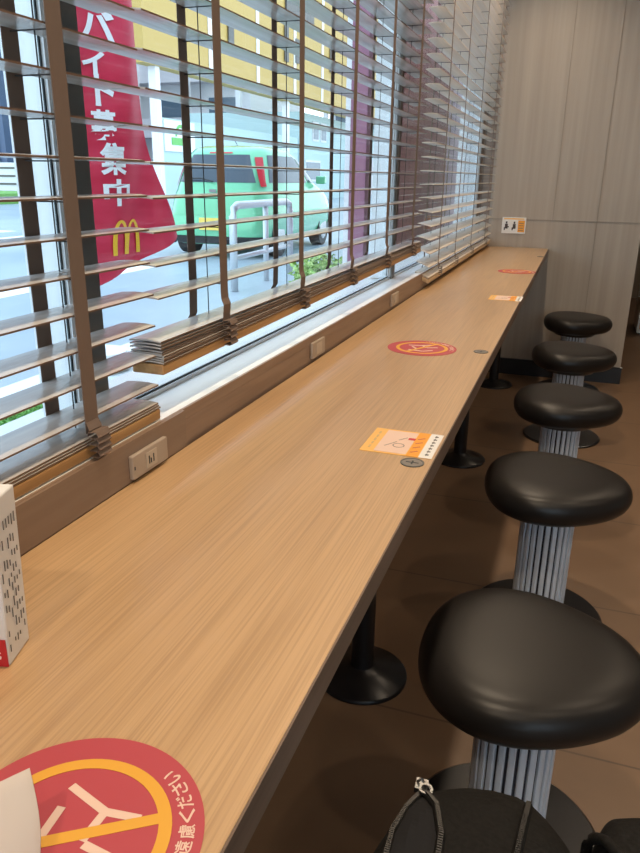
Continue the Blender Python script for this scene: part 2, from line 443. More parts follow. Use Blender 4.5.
# ------------------------------------------------------------------ outlets
def outlet(y0, y1, z0, z1, label, detail, grp=None):
    x = XW + (.0062 if y0 < 1.1 else .0005)
    t = thing('wall_outlet', label, 'outlet', (x, (y0 + y1) / 2, H + z0), 'outlet plates on the board under the window')
    obj('cover_plate', B(x, x + .009, y0, y1, H + z0, H + z1), M['plate'], t, bev=.002)
    yc = (y0 + y1) / 2; zc = H + (z0 + z1) / 2; w = .017 if detail else .022; h = (z1 - z0) * .34
    obj('insert_frame', B(x + .0091, x + .0105, yc - w, yc + w, zc - h, zc + h), M['plate2'], t, bev=.0006)
    if detail:
        obj('socket_slots', B((x + .0106, x + .011, yc - .010, yc - .007, zc - h * .5, zc + h * .5), (x + .0106, x + .011, yc + .004, yc + .007, zc - h * .5, zc + h * .5), (x + .0106, x + .011, yc - .004, yc - .001, zc - h * .5, zc + h * .1)), M['gasket'], t)
        obj('screw', B(x + .0091, x + .0095, y0 + .003, y0 + .006, zc - .004, zc + .002), M['gasket'], t)
outlet(.963, 1.075, .007, .050, 'beige twin outlet plate below the end of the nearest blind', True)
outlet(1.88, 1.985, .010, .056, 'beige outlet plate on the board about midway, left of the red round sticker', False)
outlet(2.82, 2.93, .012, .060, 'small beige plate on the board farthest along, before the far blind', False)

# ------------------------------------------------------------------ counter stickers
def arc_text(chars, r, a_list, size, z, flip=True):
    bm = bmesh.new()
    for ch, a in zip(chars, a_list):
        g = glyph(ch, .012); ca, sa = math.cos(a), math.sin(a)
        # top of character towards the centre, reading counter-clockwise
        def fn(p, ca=ca, sa=sa):
            u = (p.x - .5) * size; v = (p.y - .5) * size * 1.02
            rad = r - v
            return Vector((rad * ca - u * sa, rad * sa + u * ca, z))
        add_bm(bm, g, fn)
    return thick(bm, (0, 0, .0002))

def red_sign(c, rot, label, first=None):
    if first is not None:
        o = copy_tree(first); o.location = (c[0], c[1], H); o.rotation_euler.z = rot
        return tag(o, label, 'sticker', 'round red stickers on the counter')
    t = thing('round_sticker', label, 'sticker', (0, 0, 0), 'round red stickers on the counter')
    t.rotation_euler.z = rot
    bm = bmesh.new(); prism(bm, [(.107 * math.cos(2 * PI * i / 96), .107 * math.sin(2 * PI * i / 96)) for i in range(96)], .0003, .0009)
    obj('disc', bm, M['red'], t, local=True)
    bm = bmesh.new(); ring2d(bm, .0700, .0808, .001, .0014)
    a = math.radians(34); bar2d(bm, (.073 * math.cos(a), .073 * math.sin(a)), (-.073 * math.cos(a), -.073 * math.sin(a)), .0105, .001, .00132)
    obj('prohibition_ring', bm, M['yel'], t, local=True)
    bm = bmesh.new(); kz = 0
    P = lambda x, y: (x - .009, y + .004)
    for p, q in ((P(-.021, .039), P(.022, .026)), (P(.022, .026), P(.053, .030)), (P(.022, .026), P(.021, -.004)), (P(-.015, .018), P(-.012, -.012)), (P(.024, -.006), P(.058, -.010)), (P(-.04, -.02), P(-.004, -.05)), (P(-.004, -.05), P(.03, -.045))):
        bar2d(bm, p, q, .0075, .001, .00126 + kz * .00001); kz += 1
    obj('figure', bm, M['cream'], t, local=True)
    ch = 'ご利用はご遠慮ください'; st = [math.radians(60 - 9.3 * (len(ch) - 1 - i)) for i in range(len(ch))]
    obj('lettering', arc_text(ch, .0930, st, .0132, .001), M['cream'], t, local=True)
    t.location = (c[0], c[1], H)
    return t
s1 = red_sign((-.326, .346), 0, 'large round red sticker with yellow no-use ring, nearest at the bottom left')
red_sign((-.419, 2.187), .5, 'round red sticker halfway along the counter, beyond the first orange card', s1)
red_sign((-.31, 4.36), .2, 'faint round red sticker farthest along the counter near the end wall', s1)

def card(c, w, l, label, first=None):
    if first is not None:
        o = copy_tree(first); o.location = (c[0], c[1], H)
        return tag(o, label, 'sticker', 'orange notice cards on the counter')
    t = thing('notice_card', label, 'sticker', (0, 0, 0), 'orange notice cards on the counter')
    hw, hl = w / 2, l / 2
    obj('card', B(-hw, hw, -hl, hl, .0003, .0009), M['lorange'], t, local=True)
    obj('picture_panel', B(-hw * .62, hw * .28, -hl * .9, hl * .9, .001, .0012), M['cream'], t, local=True)
    obj('orange_band', B(hw * .30, hw * .62, -hl, hl, .001, .0012), M['orange'], t, local=True)
    obj('white_strip', B(hw * .64, hw, -hl, hl, .001, .0012), M['paper'], t, local=True)
    bm = bmesh.new()
    for i in range(7):
        y = -hl * .78 + i * hl * .25
        box(bm, hw * .78, hw * .88, y, y + hl * .09, .0013, .0014); box(bm, hw * .80, hw * .83, y - hl * .04, y + hl * .14, .0013, .00142)
    obj('strip_print', bm, M['greylet'], t, local=True); bm = bmesh.new()
    for i in range(5):
        y = -hl * .7 + i * hl * .3; box(bm, -hw * .83, -hw * .77, y, y + hl * .2, .0013, .0014)
    obj('side_print', bm, M['trunkless'], t, local=True)
    bm = bmesh.new(); ring2d(bm, .010, .012, .0013, .0014, c=(-.004, -.02), seg=24)
    bar2d(bm, (-.03, -.03), (-.012, .0), .002, .0013, .0014); bar2d(bm, (-.01, .01), (.004, .03), .002, .0013, .0014)
    obj('sketch', bm, M['steel'], t, local=True)
    obj('red_mark', B(hw * .1, hw * .3, hl * .25, hl * .42, .00135, .0015), M['inkr'], t, local=True)
    bm = bmesh.new()
    for i in range(4): bar2d(bm, (hw * .36, -hl * .7 + i * hl * .36), (hw * .54, -hl * .55 + i * hl * .36), .003, .0013, .0014)
    obj('band_print', bm, M['red'], t, local=True)
    t.location = (c[0], c[1], H)
    return t
k1 = card((-.282, 1.33), .142, .14, 'orange and white notice card stuck on the counter beside a grommet')
card((-.272, 3.32), .142, .18, 'small orange and white notice card farther along, past the middle red sticker', k1)

for i, (x, y, lb) in enumerate(((-.241, 1.231, 'round metal cable grommet at the corner of the near orange card'), (-.239, 2.204, 'round metal cable grommet right of the middle red sticker'), (-.229, 5.31, 'tiny metal cable grommet at the far end of the counter'))):
    if i == 0:
        g0 = thing('cable_grommet', lb, 'grommet', (0, 0, 0), 'cable grommets in the counter')
        bm = bmesh.new(); prism(bm, [(.019 * math.cos(2 * PI * k / 40), .019 * math.sin(2 * PI * k / 40)) for k in range(40)], .0002, .0012)
        obj('cap', bm, M['steel'], g0, local=True)
        bm = bmesh.new(); ring2d(bm, .0192, .0222, .0002, .0018, seg=40); obj('rim', bm, M['alu_dark'], g0, local=True)
        bm = bmesh.new(); bar2d(bm, (-.012, 0), (.012, 0), .003, .0013, .0016); bar2d(bm, (0, -.008), (0, .008), .003, .0013, .0017); obj('slot_mark', bm, M['gasket'], g0, local=True)
        g0.location = (x, y, H)
    else:
        g = copy_tree(g0); g.location = (x, y, H); tag(g, lb, 'grommet', 'cable grommets in the counter')

# ------------------------------------------------------------------ end wall notice
t = thing('wall_notice', 'small white and yellow notice with two figures on the end wall', 'sign', (-.484, 5.99, H + .165))
obj('board', B(-.574, -.394, 5.992, 5.9992, H + .105, H + .226), M['paper'], t)
obj('yellow_panel', B(-.452, -.402, 5.9905, 5.9918, H + .116, H + .203), M['orange'], t)
obj('yellow_header', B(-.562, -.408, 5.9905, 5.9918, H + .210, H + .219), M['lorange'], t)
for cx, s in ((-.540, 1), (-.480, -1)):
    bm = bmesh.new()
    for (a, b, c_, d) in ((-.006, .006, .178, .194), (-.011, .011, .140, .176), (-.018, -.009, .128, .150), (.009, .020 if s > 0 else .012, .150, .158)):
        box(bm, cx + a, cx + b, 5.9905, 5.9918, H + c_, H + d)
    obj('figure', bm, M['ink'], t)
bm = bmesh.new()
for i in range(4): box(bm, -.446, -.410, 5.9898, 5.9904, H + .126 + i * .018, H + .130 + i * .018)
obj('print', bm, M['greylet'], t)

# ------------------------------------------------------------------ table tent box and paper at left
bx = thing('menu_box', 'upright white menu card box with printed side and red foot, at the left edge', 'menu stand', (-.515, .502, H))
bx.rotation_euler.z = math.radians(17)
bm = bmesh.new(); vs = box(bm, -.64, -.52, .502, .552, H + .0005, H + .192)
for v in vs:
    if v.co.z > H + .1: v.co.x += .006
obj('box_body', bm, M['paper'], bx, bev=.002)
bm = bmesh.new(); vs = box(bm, -.639, -.5208, .5005, .5016, H + .001, H + .034)
obj('red_band', bm, M['inkr'], bx)
bm = bmesh.new(); add_bm(bm, glyph('元', .01), lambda p: Vector((-.540 + p.x * .013, .4999, H + .010 + p.y * .013))); thick(bm, (0, .0004, 0))
obj('lettering', bm, M['white'], bx)
obj('black_mark', B(-.56, -.528, .5002, .5012, H + .036, H + .046), M['ink'], bx)
bm = bmesh.new(); random.seed(3)
for r in range(7):
    y = .506 + r * .0060; z = H + .165
    while z > H + .02:
        l = random.uniform(.006, .018)
        if random.random() < .75:
            vs = box(bm, -.5195, -.5189, y, y + .0012, z - l * .7, z)
            for v in vs: v.co.x += .006 * (v.co.z - H) / .192 + .0002
        z -= l + random.uniform(.003, .008)
obj('small_print', bm, M['greylet'], bx)

bm = bmesh.new()
def pp(u, v):   # folded paper slip standing on the red sticker
    a = Vector((-.356, .346, .060)); b = Vector((-.398, .278, .062)); c = Vector((-.323, .306, .0016)); d = Vector((-.366, .246, .0016))
    p = c.lerp(d, u).lerp(a.lerp(b, u), v)
    p.x += .010 * math.sin(u * PI) * (1 - v) + .006 * math.sin(v * PI); p.z += H - .006 * u * u * v
    return p
gr = [[bm.verts.new(pp(i / 12, j / 8)) for j in range(9)] for i in range(13)]
for i in range(12):
    for j in range(8): bm.faces.new((gr[i][j], gr[i + 1][j], gr[i + 1][j + 1], gr[i][j + 1]))
thick(bm, (0, .0006, 0))
o = obj('paper_slip', bm, M['paper2'], smooth=True); tag(o, 'curled white paper slip standing on the nearest red sticker', 'paper')

# ------------------------------------------------------------------ stools
def seat_shape(t): return 1 + .055 * math.cos(3 * t) + .012 * math.cos(t)
def make_stool():
    t = thing('bar_stool', 'x', 'stool', (0, 0, 0), 'fixed black bar stools along the counter')
    s = .244
    prof = [(0, .450), (s * .5, .450), (s * .80, .453), (s * .93, .468), (s * 1.0, .495), (s * 1.015, .517), (s * .985, .543), (s * .90, .562), (s * .72, .5705), (s * .4, .572), (0, .572)]
    obj('seat', lathe(prof, 48, shape=seat_shape), M['leather'], t, local=True, smooth=True, sub=1)
    obj('under_plate', lathe([(0, .428), (.14, .428), (.165, .449), (0, .449)], 40), M['blackmetal'], t, local=True)
    obj('column_core', lathe([(0, .021), (.084, .021), (.084, .427), (0, .427)], 56), M['groove'], t, local=True, smooth=False)
    bm = bmesh.new(); n = 24
    for i in range(n):
        a = 2 * PI * i / n; w = .0078
        ri, ro = .0836, .0915
        pts = []
        for rr, dw in ((ri, -w), (ro - .002, -w), (ro, -w * .6), (ro, w * .6), (ro - .002, w), (ri, w)):
            pts.append((rr * math.cos(a) - dw * math.sin(a), rr * math.sin(a) + dw * math.cos(a)))
        prism(bm, pts, .022, .4265)
    obj('column_ribs', bm, M['rib'], t, local=True)
    obj('base_plate', lathe([(0, 0), (.228, 0), (.232, .007), (.224, .014), (.11, .0205), (0, .0205)], 64), M['blackmetal'], t, local=True, smooth=False)
    return t
st0 = make_stool()
spots = [(.000, 1.412, 0, 'nearest black bar stool, seat filling the lower right above the bag'),
         (.018, 2.435, .06, 'second black bar stool from the viewer, its base half hidden behind the nearest seat'),
         (.031, 3.465, -.05, 'third black bar stool from the viewer, middle one of the row'),
         (.046, 4.53, 0, 'fourth black bar stool from the viewer, second from the end wall'),
         (.059, 5.69, .03, 'farthest black bar stool, standing closest to the end wall')]
for i, (x, y, r, lb) in enumerate(spots):
    o = st0 if i == 0 else copy_tree(st0)
    o.location = (x, y, 0); o.rotation_euler.z = r
    tag(o, lb, 'stool', 'fixed black bar stools along the counter')
o = copy_tree(st0); o.location = (.0, .40, 0); tag(o, 'black bar stool under the bag, just below the bottom of the picture', 'stool', 'fixed black bar stools along the counter')

# ------------------------------------------------------------------ bag
BZ = .787
bag = thing('backpack', 'black nylon backpack with open zip at the bottom right', 'bag', (.01, .36, BZ))
def blob(fx, fy, fz, cx, cy, z0, nz=14, seg=40, wob=.02, ph=0.):
    bm = bmesh.new(); rings = []
    for j in range(nz + 1):
        v = j / nz; lat = -PI / 2 + PI * v
        rr = max(0., math.cos(lat)) ** .5; z = z0 + fz * (.5 + .5 * (abs(math.sin(lat)) ** .8) * (1 if lat > 0 else -1))
        if rr < 1e-3: rings.append([bm.verts.new((cx, cy, z))]); continue
        ring = []
        for i in range(seg):
            a = 2 * PI * i / seg; k = 1 + wob * math.sin(3 * a + 5 * v + ph) + wob * .6 * math.sin(7 * a - 3 * v + ph)
            ca, sa = math.cos(a), math.sin(a); n = .75
            ring.append(bm.verts.new((cx + fx * rr * k * math.copysign(abs(ca) ** n, ca), cy + fy * rr * k * math.copysign(abs(sa) ** n, sa), z)))
        rings.append(ring)
    for a, b in zip(rings, rings[1:]):
        for i in range(seg):
            j = (i + 1) % seg
            if len(a) == 1: bm.faces.new((a[0], b[i], b[j]))
            elif len(b) == 1: bm.faces.new((a[i], a[j], b[0]))
            else: bm.faces.new((a[i], a[j], b[j], b[i]))
    return bm
obj('main_body', blob(.108, .165, .178, -.016, .445, BZ, wob=.03), M['bag'], bag, smooth=True)
obj('side_pocket', blob(.044, .10, .185, .118, .515, BZ, wob=.04, ph=1), M['bag'], bag, smooth=True, sub=1)

from mathutils.bvhtree import BVHTree
def bag_top(x, y, lift=0.):
    best = None
    for t_ in BVH:
        h = t_.ray_cast(Vector((x, y, 2)), Vector((0, 0, -1)))
        if h[0] is not None and (best is None or h[0].z > best[0].z): best = h
    if best is None: return Vector((x, y, BZ + .05))
    return best[0] + best[1] * lift
BVH = []
for nm in ('main_body', 'side_pocket'):
    o_ = bpy.data.objects[nm]; bm = bmesh.new(); bm.from_mesh(o_.data); bm.transform(Matrix.Translation(LOC['backpack'])); BVH.append(BVHTree.FromBMesh(bm)); bm.free()
def curve_xy(p, n):
    out = []
    for i in range(n + 1):
        t = i / n; k = t * (len(p) - 1); a = min(int(k), len(p) - 2); f = k - a
        f = f * f * (3 - 2 * f) if False else f
        out.append((p[a][0] + (p[a + 1][0] - p[a][0]) * f, p[a][1] + (p[a + 1][1] - p[a][1]) * f))
    return out
ZL = [(-.080, .562), (-.090, .535), (-.096, .50), (-.094, .46), (-.085, .42)]
ZR = [(-.078, .562), (-.062, .535), (-.052, .50), (-.050, .46), (-.056, .42)]
def zipline(pts, n, name, m):
    c = [bag_top(x, y, .0015) for x, y in curve_xy(pts, n)]
    bm = bmesh.new(); tube(bm, c, .0042, 8); obj(name + '_tape', bm, M['bag'], bag, smooth=True)
    bm = bmesh.new()
    for i, q in enumerate(c[::1]):
        vs = box(bm, -.0022, .0022, -.0007, .0007, -.001, .0022)
        for v in vs: v.co += q + Vector((0, 0, .0035))
    obj(name + '_teeth', bm, m, bag)
zipline(ZL, 60, 'zip', M['zip']); zipline(ZR, 60, 'zip', M['zip'])
bm = bmesh.new(); rows = []
for (a, b) in zip(curve_xy(ZL, 24), curve_xy(ZR, 24)):
    rows.append([bm.verts.new(bag_top(a[0] + (b[0] - a[0]) * k / 6, a[1] + (b[1] - a[1]) * k / 6, .0012)) for k in range(7)])
for a, b in zip(rows, rows[1:]):
    for k in range(6): bm.faces.new((a[k], a[k + 1], b[k + 1], b[k]))
obj('zip_gap_shade', bm, M['bag_shade'], bag)  # dark sheet on the closed body, painting the shade inside the open zip
q = bag_top(-.079, .567, .008); bm = bmesh.new()
box(bm, q.x - .006, q.x + .006, q.y - .008, q.y + .006, q.z - .002, q.z + .004)
tube(bm, [q + Vector((-.004, .0, .005)), q + Vector((0, -.002, .011)), q + Vector((.005, -.003, .005))], .0016, 6)
bm2 = bm; ring2d(bm2, .0045, .007, q.z + .006, q.z + .009, seg=20, c=(q.x + .006, q.y - .010))
obj('zip_slider', bm, M['chrome'], bag)
zipline([(.020, .575), (.016, .53), (.012, .48), (.010, .42)], 60, 'pocket_zip', M['leather'])
bm = bmesh.new(); tube(bm, [bag_top(x, y, .006) for x, y in curve_xy([(.075, .57), (.095, .53), (.118, .49), (.128, .45)], 20)], .005, 8); obj('strap', bm, M['bag'], bag, smooth=True)
q = bag_top(.120, .47, .010); bm = bmesh.new(); box(bm, q.x - .006, q.x + .006, q.y - .004, q.y + .004, q.z - .003, q.z + .004); obj('strap_buckle', bm, M['sill'], bag, bev=.001)

bag.location = (.013, .463, .5745); bag.scale = (1.285, 1.285, 1.285)

# ------------------------------------------------------------------ unit seen past the end wall
cb = thing('tray_cabinet', 'tall wood and white cabinet glimpsed past the end wall on the right', 'cabinet', (.9, 8.4, 0))
obj('carcass', B(.70, 1.25, 8.15, 8.7, .02, 1.05), M['sill'], cb)
obj('door', B(.72, 1.23, 8.135, 8.149, .06, 1.02), M['trunkless'], cb)
obj('red_top', B(.70, 1.25, 8.15, 8.7, 1.051, 1.35), M['inkr'], cb)
obj('plinth', B(.72, 1.23, 8.17, 8.68, 0, .0195), M['black'], cb)

# ------------------------------------------------------------------ outside: ground
struct('ground', B(-90, -.96, -20, 120, G - .3, G - .02), M['road'])
struct('pavement', B(-2.55, -.952, -6, 14, G - .0195, G), M['pave'])
struct('kerb', B(-2.70, -2.56, -6, 14, G - .0195, G + .02), M['bwhite'])
def rp(name, label, bm, m): tag(obj(name, bm, m), label, name.replace('_', ' '))
rp('stop_line', 'broad white painted stripe on the near road', B(-5.4, -4.9, 2, 9.0, G - .0195, G - .017), M['line'])
rp('lane_line', 'thin white painted line on the road beyond the stripe', B(-9.6, -9.4, 4, 28, G - .0195, G - .017), M['line'])
rp('crossing_bar', 'white crossing bar on the road at the far left', B(-14.5, -10.5, 11.0, 11.9, G - .0195, G - .017), M['line'])
def tuft_patch(x0, x1, y0, y1, n, h):
    bm = bmesh.new(); box(bm, x0, x1, y0, y1, G + .0005, G + .02)
    for i in range(n):
        x = random.uniform(x0, x1); y = random.uniform(y0, y1); a = random.uniform(0, PI); w = .006
        dx, dy = w * math.cos(a), w * math.sin(a); ox, oy = random.uniform(-.02, .02), random.uniform(-.02, .02); hh = h * random.uniform(.5, 1)
        v = [bm.verts.new((x - dx, y - dy, G + .01)), bm.verts.new((x + dx, y + dy, G + .01)), bm.verts.new((x + ox, y + oy, G + hh))]
        bm.faces.new(v)
    return bm
g_ = tag(obj('grass', tuft_patch(-2.5, -2.25, 1.9, 2.75, 2500, .05), M['grass']), 'bright green grass patch on the paving at the lower left', 'grass'); g_['kind'] = 'stuff'
g_ = tag(obj('grass', B(-26, -20, 19, 26, G - .0195, G + .35), M['grass']), 'low green verge along the far side of the road at the left', 'grass'); g_['kind'] = 'stuff'

# shrub
def shrub(c, r, h, n, label):
    t = thing('shrub', label, 'shrub', c)
    bm = bmesh.new()
    for i in range(9):
        a = random.uniform(0, 2 * PI); tube(bm, [(c[0], c[1], c[2]), (c[0] + r * .5 * math.cos(a), c[1] + r * .5 * math.sin(a), c[2] + h * .7)], .006, 5)
    obj('stem', bm, M['tape'], t)
    bm = bmesh.new()
    for i in range(n):
        d = Vector((random.gauss(0, 1), random.gauss(0, 1), random.gauss(0, 1))).normalized() * random.uniform(.5, 1)
        p = Vector((c[0] + d.x * r, c[1] + d.y * r, c[2] + h * .55 + d.z * h * .5)); s = random.uniform(.02, .045)
        u = Vector((random.gauss(0, 1), random.gauss(0, 1), random.gauss(0, .5))).normalized(); w = u.cross(d).normalized() * s * .5
        bm.faces.new([bm.verts.new(p - u * s), bm.verts.new(p + w), bm.verts.new(p + u * s), bm.verts.new(p - w)])
    obj('foliage', bm, M['leaf'], t)
shrub((-2.15, 6.2, G + .0005), .28, .42, 900, 'low leafy green shrub growing outside behind the middle blind')

# banner
def clx(y, z): return -2.5 + .035 * math.sin(5 * y + 1.7 * z) + .03 * math.sin(11 * y - 2 * z)
bn_ = thing('banner', 'tall red banner with white lettering and a yellow arched emblem outside', 'banner', (-2.5, 3.42, G + .0205))
bm = bmesh.new(); nu, nv = 24, 60; gr = []
for j in range(nv + 1):
    v = j / nv; ztop_ = 2.3; row = []
    for i in range(nu + 1):
        u = i / nu; zbot = -.11 + .235 * u
        z = ztop_ + (zbot - ztop_) * v
        yl = 3.40; yr = 3.93 + (0 if z > 1.42 else (1.42 - z) * .10 + max(0, (.75 - z)) ** 1.5 * .42)
        y = yl + (yr - yl) * u
        row.append(bm.verts.new((clx(y, z), y, H + z)))
    gr.append(row)
for j in range(nv):
    for i in range(nu): bm.faces.new((gr[j][i], gr[j][i + 1], gr[j + 1][i + 1], gr[j + 1][i]))
obj('cloth', bm, M['banner'], bn_, smooth=True)
bm = bmesh.new(); tube(bm, [(-2.5, 3.385, G + .0205), (-2.5, 3.385, H + 2.4)], .013, 10); obj('pole', bm, M['white'], bn_)
bm = bmesh.new(); tube(bm, [(-2.5, 3.385, H + 2.33), (-2.5, 3.95, H + 2.33)], .008, 8); obj('cross_bar', bm, M['white'], bn_)
bm = bmesh.new(); cyl(bm, (-2.5, 3.385, G + .0206), .17, .09, 32, .15); obj('weighted_base', bm, M['white'], bn_)

TXT = (('バ', 3.468, 3.686, 1.155, 1.305), ('イ', 3.467, 3.605, .993, 1.11), ('ト', 3.535, 3.640, .845, 1.0), ('募', 3.497, 3.645, .674, .828), ('集', 3.535, 3.700, .498, .665), ('中', 3.540, 3.735, .332, .477))
for ch, ya, yb, za, zb in TXT:
    bm = bmesh.new()
    def fn(p, ya=ya, yb=yb, za=za, zb=zb):
        y = ya + (yb - ya) * p.x; z = za + (zb - za) * p.y
        return Vector((clx(y, z) + .006, y, H + z))
    g = glyph(ch, .03)
    add_bm(bm, g, fn)
    thick(bm, (.002, 0, 0)); obj('character', bm, M['white'], bn_)
bm = bmesh.new()
for y0_, y1_ in ((3.575, 3.725), (3.705, 3.865)):
    n = 28; prev = None
    for i in range(n + 1):
        t = PI * i / n; cy = (y0_ + y1_) / 2; r = (y1_ - y0_) / 2
        q = []
        for k in (1.0, .0):
            w = .034 if k == 0 else 0
            yy = cy - (r - w) * math.cos(t); zz = .06 + (.195 - w * .45) * math.sin(t) ** .62
            q.append(bm.verts.new((clx(yy, zz) + .007 + (.0005 if y0_ > 3.6 else 0), yy, H + zz)))
        if prev: bm.faces.new((prev[0], prev[1], q[1], q[0]))
        prev = q
thick(bm, (.002, 0, 0)); obj('arch_emblem', bm, M['gold'], bn_)

# guard rail
gr_ = thing('guard_rail', 'grey tubular guard rail bent like a hoop in front of the green car', 'guard rail', (-3.2, 7.3, G - .02))
bm = bmesh.new(); zt = H + .235; pts = [(-3.15, 6.5, G - .0195), (-3.15, 6.5, zt - .1), (-3.15, 6.53, zt - .03), (-3.15, 6.6, zt), (-3.2, 8.0, zt), (-3.2, 8.09, zt - .03), (-3.2, 8.12, zt - .1), (-3.2, 8.12, G - .0195)]
tube(bm, pts, .038, 14); obj('hoop', bm, M['galv'], gr_, smooth=True)
bm = bmesh.new(); tube(bm, [(-3.175, 7.35, G - .0195), (-3.175, 7.35, zt - .039)], .03, 12); obj('post', bm, M['galv'], gr_, smooth=True)
bm = bmesh.new(); tube(bm, [(-3.15, 6.54, G + .3), (-3.2, 8.08, G + .3)], .026, 12); obj('lower_bar', bm, M['galv'], gr_, smooth=True)

# ------------------------------------------------------------------ cars
def lerp_tab(tab, z):
    for (a, va), (b, vb) in zip(tab, tab[1:]):
        if z <= b:
            t = (z - a) / (b - a); t = max(0, t); return tuple(p + (q - p) * t for p, q in zip(va, vb))
    return tab[-1][1]
# z: (rear y, front y, half width)
CT = [(.18, (.10, 3.28, .62)), (.25, (.02, 3.36, .69)), (.42, (.0, 3.40, .725)), (.55, (.04, 3.38, .735)), (.75, (.05, 3.30, .735)), (.86, (.07, 3.16, .73)), (.93, (.09, 2.95, .71)), (1.0, (.12, 2.70, .685)), (1.2, (.22, 2.36, .625)), (1.36, (.34, 2.02, .57)), (1.44, (.46, 1.78, .52)), (1.48, (.62, 1.55, .42)), (1.495, (.85, 1.3, .2))]
def CS(phi, z, off=0.):
    yr, yf, w = lerp_tab(CT, z); w *= 1.08; cy = (yr + yf) / 2; a = (yf - yr) / 2 + off; b = w + off; e = 2 / (4.2 + 3 * max(0., min(1., (.9 - z) / .4)))
    c, s = math.cos(phi), math.sin(phi)
    return Vector((b * math.copysign(abs(c) ** e, c), cy + a * math.copysign(abs(s) ** e, s), z))
def patch(p0, p1, z0, z1, off, np_=14, nz_=6, taper=(0, 0)):
    bm = bmesh.new(); g = []
    for j in range(nz_ + 1):
        v = j / nz_; row = []
        for i in range(np_ + 1):
            u = i / np_; a = p0 + taper[0] * v; b = p1 + taper[1] * v
            row.append(bm.verts.new(CS(math.radians(a + (b - a) * u), z0 + (z1 - z0) * v, off)))
        g.append(row)
    for j in range(nz_):
        for i in range(np_): bm.faces.new((g[j][i], g[j][i + 1], g[j + 1][i + 1], g[j + 1][i]))
    return bm
def make_car(label, paint):
    t = thing('car', label, 'car', (0, 0, 0))
    zs = []
    for (a, _), (b, _) in zip(CT, CT[1:]): zs += [a, (a + b) / 2]
    zs.append(CT[-1][0]); bm = bmesh.new(); rings = []
    for z in zs: rings.append([bm.verts.new(CS(2 * PI * i / 96 + .01, z)) for i in range(96)])
    for a, b in zip(rings, rings[1:]):
        for i in range(96): bm.faces.new((a[i], a[(i + 1) % 96], b[(i + 1) % 96], b[i]))
    bm.faces.new(rings[-1]); bm.faces.new(list(reversed(rings[0])))
    obj('body', bm, paint, t, local=True, smooth=True)
    L = True
    obj('rear_window', patch(-124, -56, 1.0, 1.36, .006, taper=(8, -8)), M['carglass'], t, local=L, smooth=True)
    for s, nm in ((1, 'r'), (-1, 'l')):
        def mir(bm):
            if s < 0:
                for v in bm.verts: v.co.x *= -1
            return bm
        obj('side_window', mir(patch(-34, 6, 1.0, 1.36, .006, taper=(6, 6))), M['carglass'], t, local=L, smooth=True)
        obj('side_window', mir(patch(9, 38, 1.0, 1.34, .006, taper=(5, 3))), M['carglass'], t, local=L, smooth=True)
        obj('tail_lamp', mir(patch(-50, -41, .95, 1.33, .014, taper=(-6, 2))), M['tail'], t, local=L, smooth=True)
        obj('door_handle', mir(patch(-14, -7, .86, .885, .02, 4, 1)), paint, t, local=L)
        bm = bmesh.new(); vs = box(bm, .745, .90, 2.32, 2.42, .98, 1.10); obj('wing_mirror', mir(bm), paint, t, local=L, bev=.02)
        for y in (.66, 2.74):
            bm = bmesh.new(); vs = cyl(bm, (0, 0, -.09), .27, .18, 32)
            for v in vs: v.co = Vector((v.co.z + .665, v.co.x + y, v.co.y + .272))
            w = obj('wheel', mir(bm), M['tyre'], t, local=L)
            bm = bmesh.new(); vs = cyl(bm, (0, 0, 0), .17, .012, 24, .15)
            for v in vs: v.co = Vector((v.co.z + .757, v.co.x + y, v.co.y + .272))
            obj('hub_cap', mir(bm), M['hub'], w, local=L)
            bm = bmesh.new(); ring2d(bm, .285, .33, -.01, .012, a0=-.35, a1=PI + .35, seg=24)
            for v in bm.verts: v.co = Vector((v.co.z + .765, v.co.x + y, v.co.y + .272))
            obj('wheel_arch', mir(bm), M['tyre'], t, local=L)
    obj('windscreen', patch(52, 128, 1.01, 1.36, .006, taper=(4, -4)), M['carglass'], t, local=L, smooth=True)
    obj('rear_bumper', patch(-150, -30, .30, .56, .035, 24, 3), paint, t, local=L, smooth=True)
    obj('lower_valance', patch(-145, -35, .19, .295, .02, 24, 2), M['tyre'], t, local=L, smooth=True)
    obj('number_plate', B(-.17, .17, -.052, -.044, .38, .54), M['numplate'], t, local=L)
    obj('brake_light', patch(-94, -86, 1.375, 1.395, .01, 6, 1), M['tail'], t, local=L)
    obj('emblem', B(-.05, .05, .045, .055, .87, .91), M['chrome'], t, local=L)
    bm = bmesh.new(); tube(bm, [(0, .07, 1.01), (-.2, .10, 1.05), (-.42, .12, 1.04)], .009, 6); obj('wiper', bm, M['tyre'], t, local=L)
    bm = bmesh.new(); tube(bm, [(0, .95, 1.49), (0, .75, 1.62)], .005, 6); obj('aerial', bm, M['tyre'], t, local=L)
    return t
car = make_car('mint green small hatchback parked outside with its rear towards the window', M['car'])
car.location = (-4.75, 9.15, G - .0195); car.rotation_euler.z = math.radians(2)
for nm in ('car2',):
    c2 = make_car('small pale car far behind, half hidden by the banner and the green car', mat('pale green paint', (.5, .6, .5), .25, coat=.5))
    c2.location = (-14.6, 25.0, G - .0195); c2.rotation_euler.z = math.radians(100)

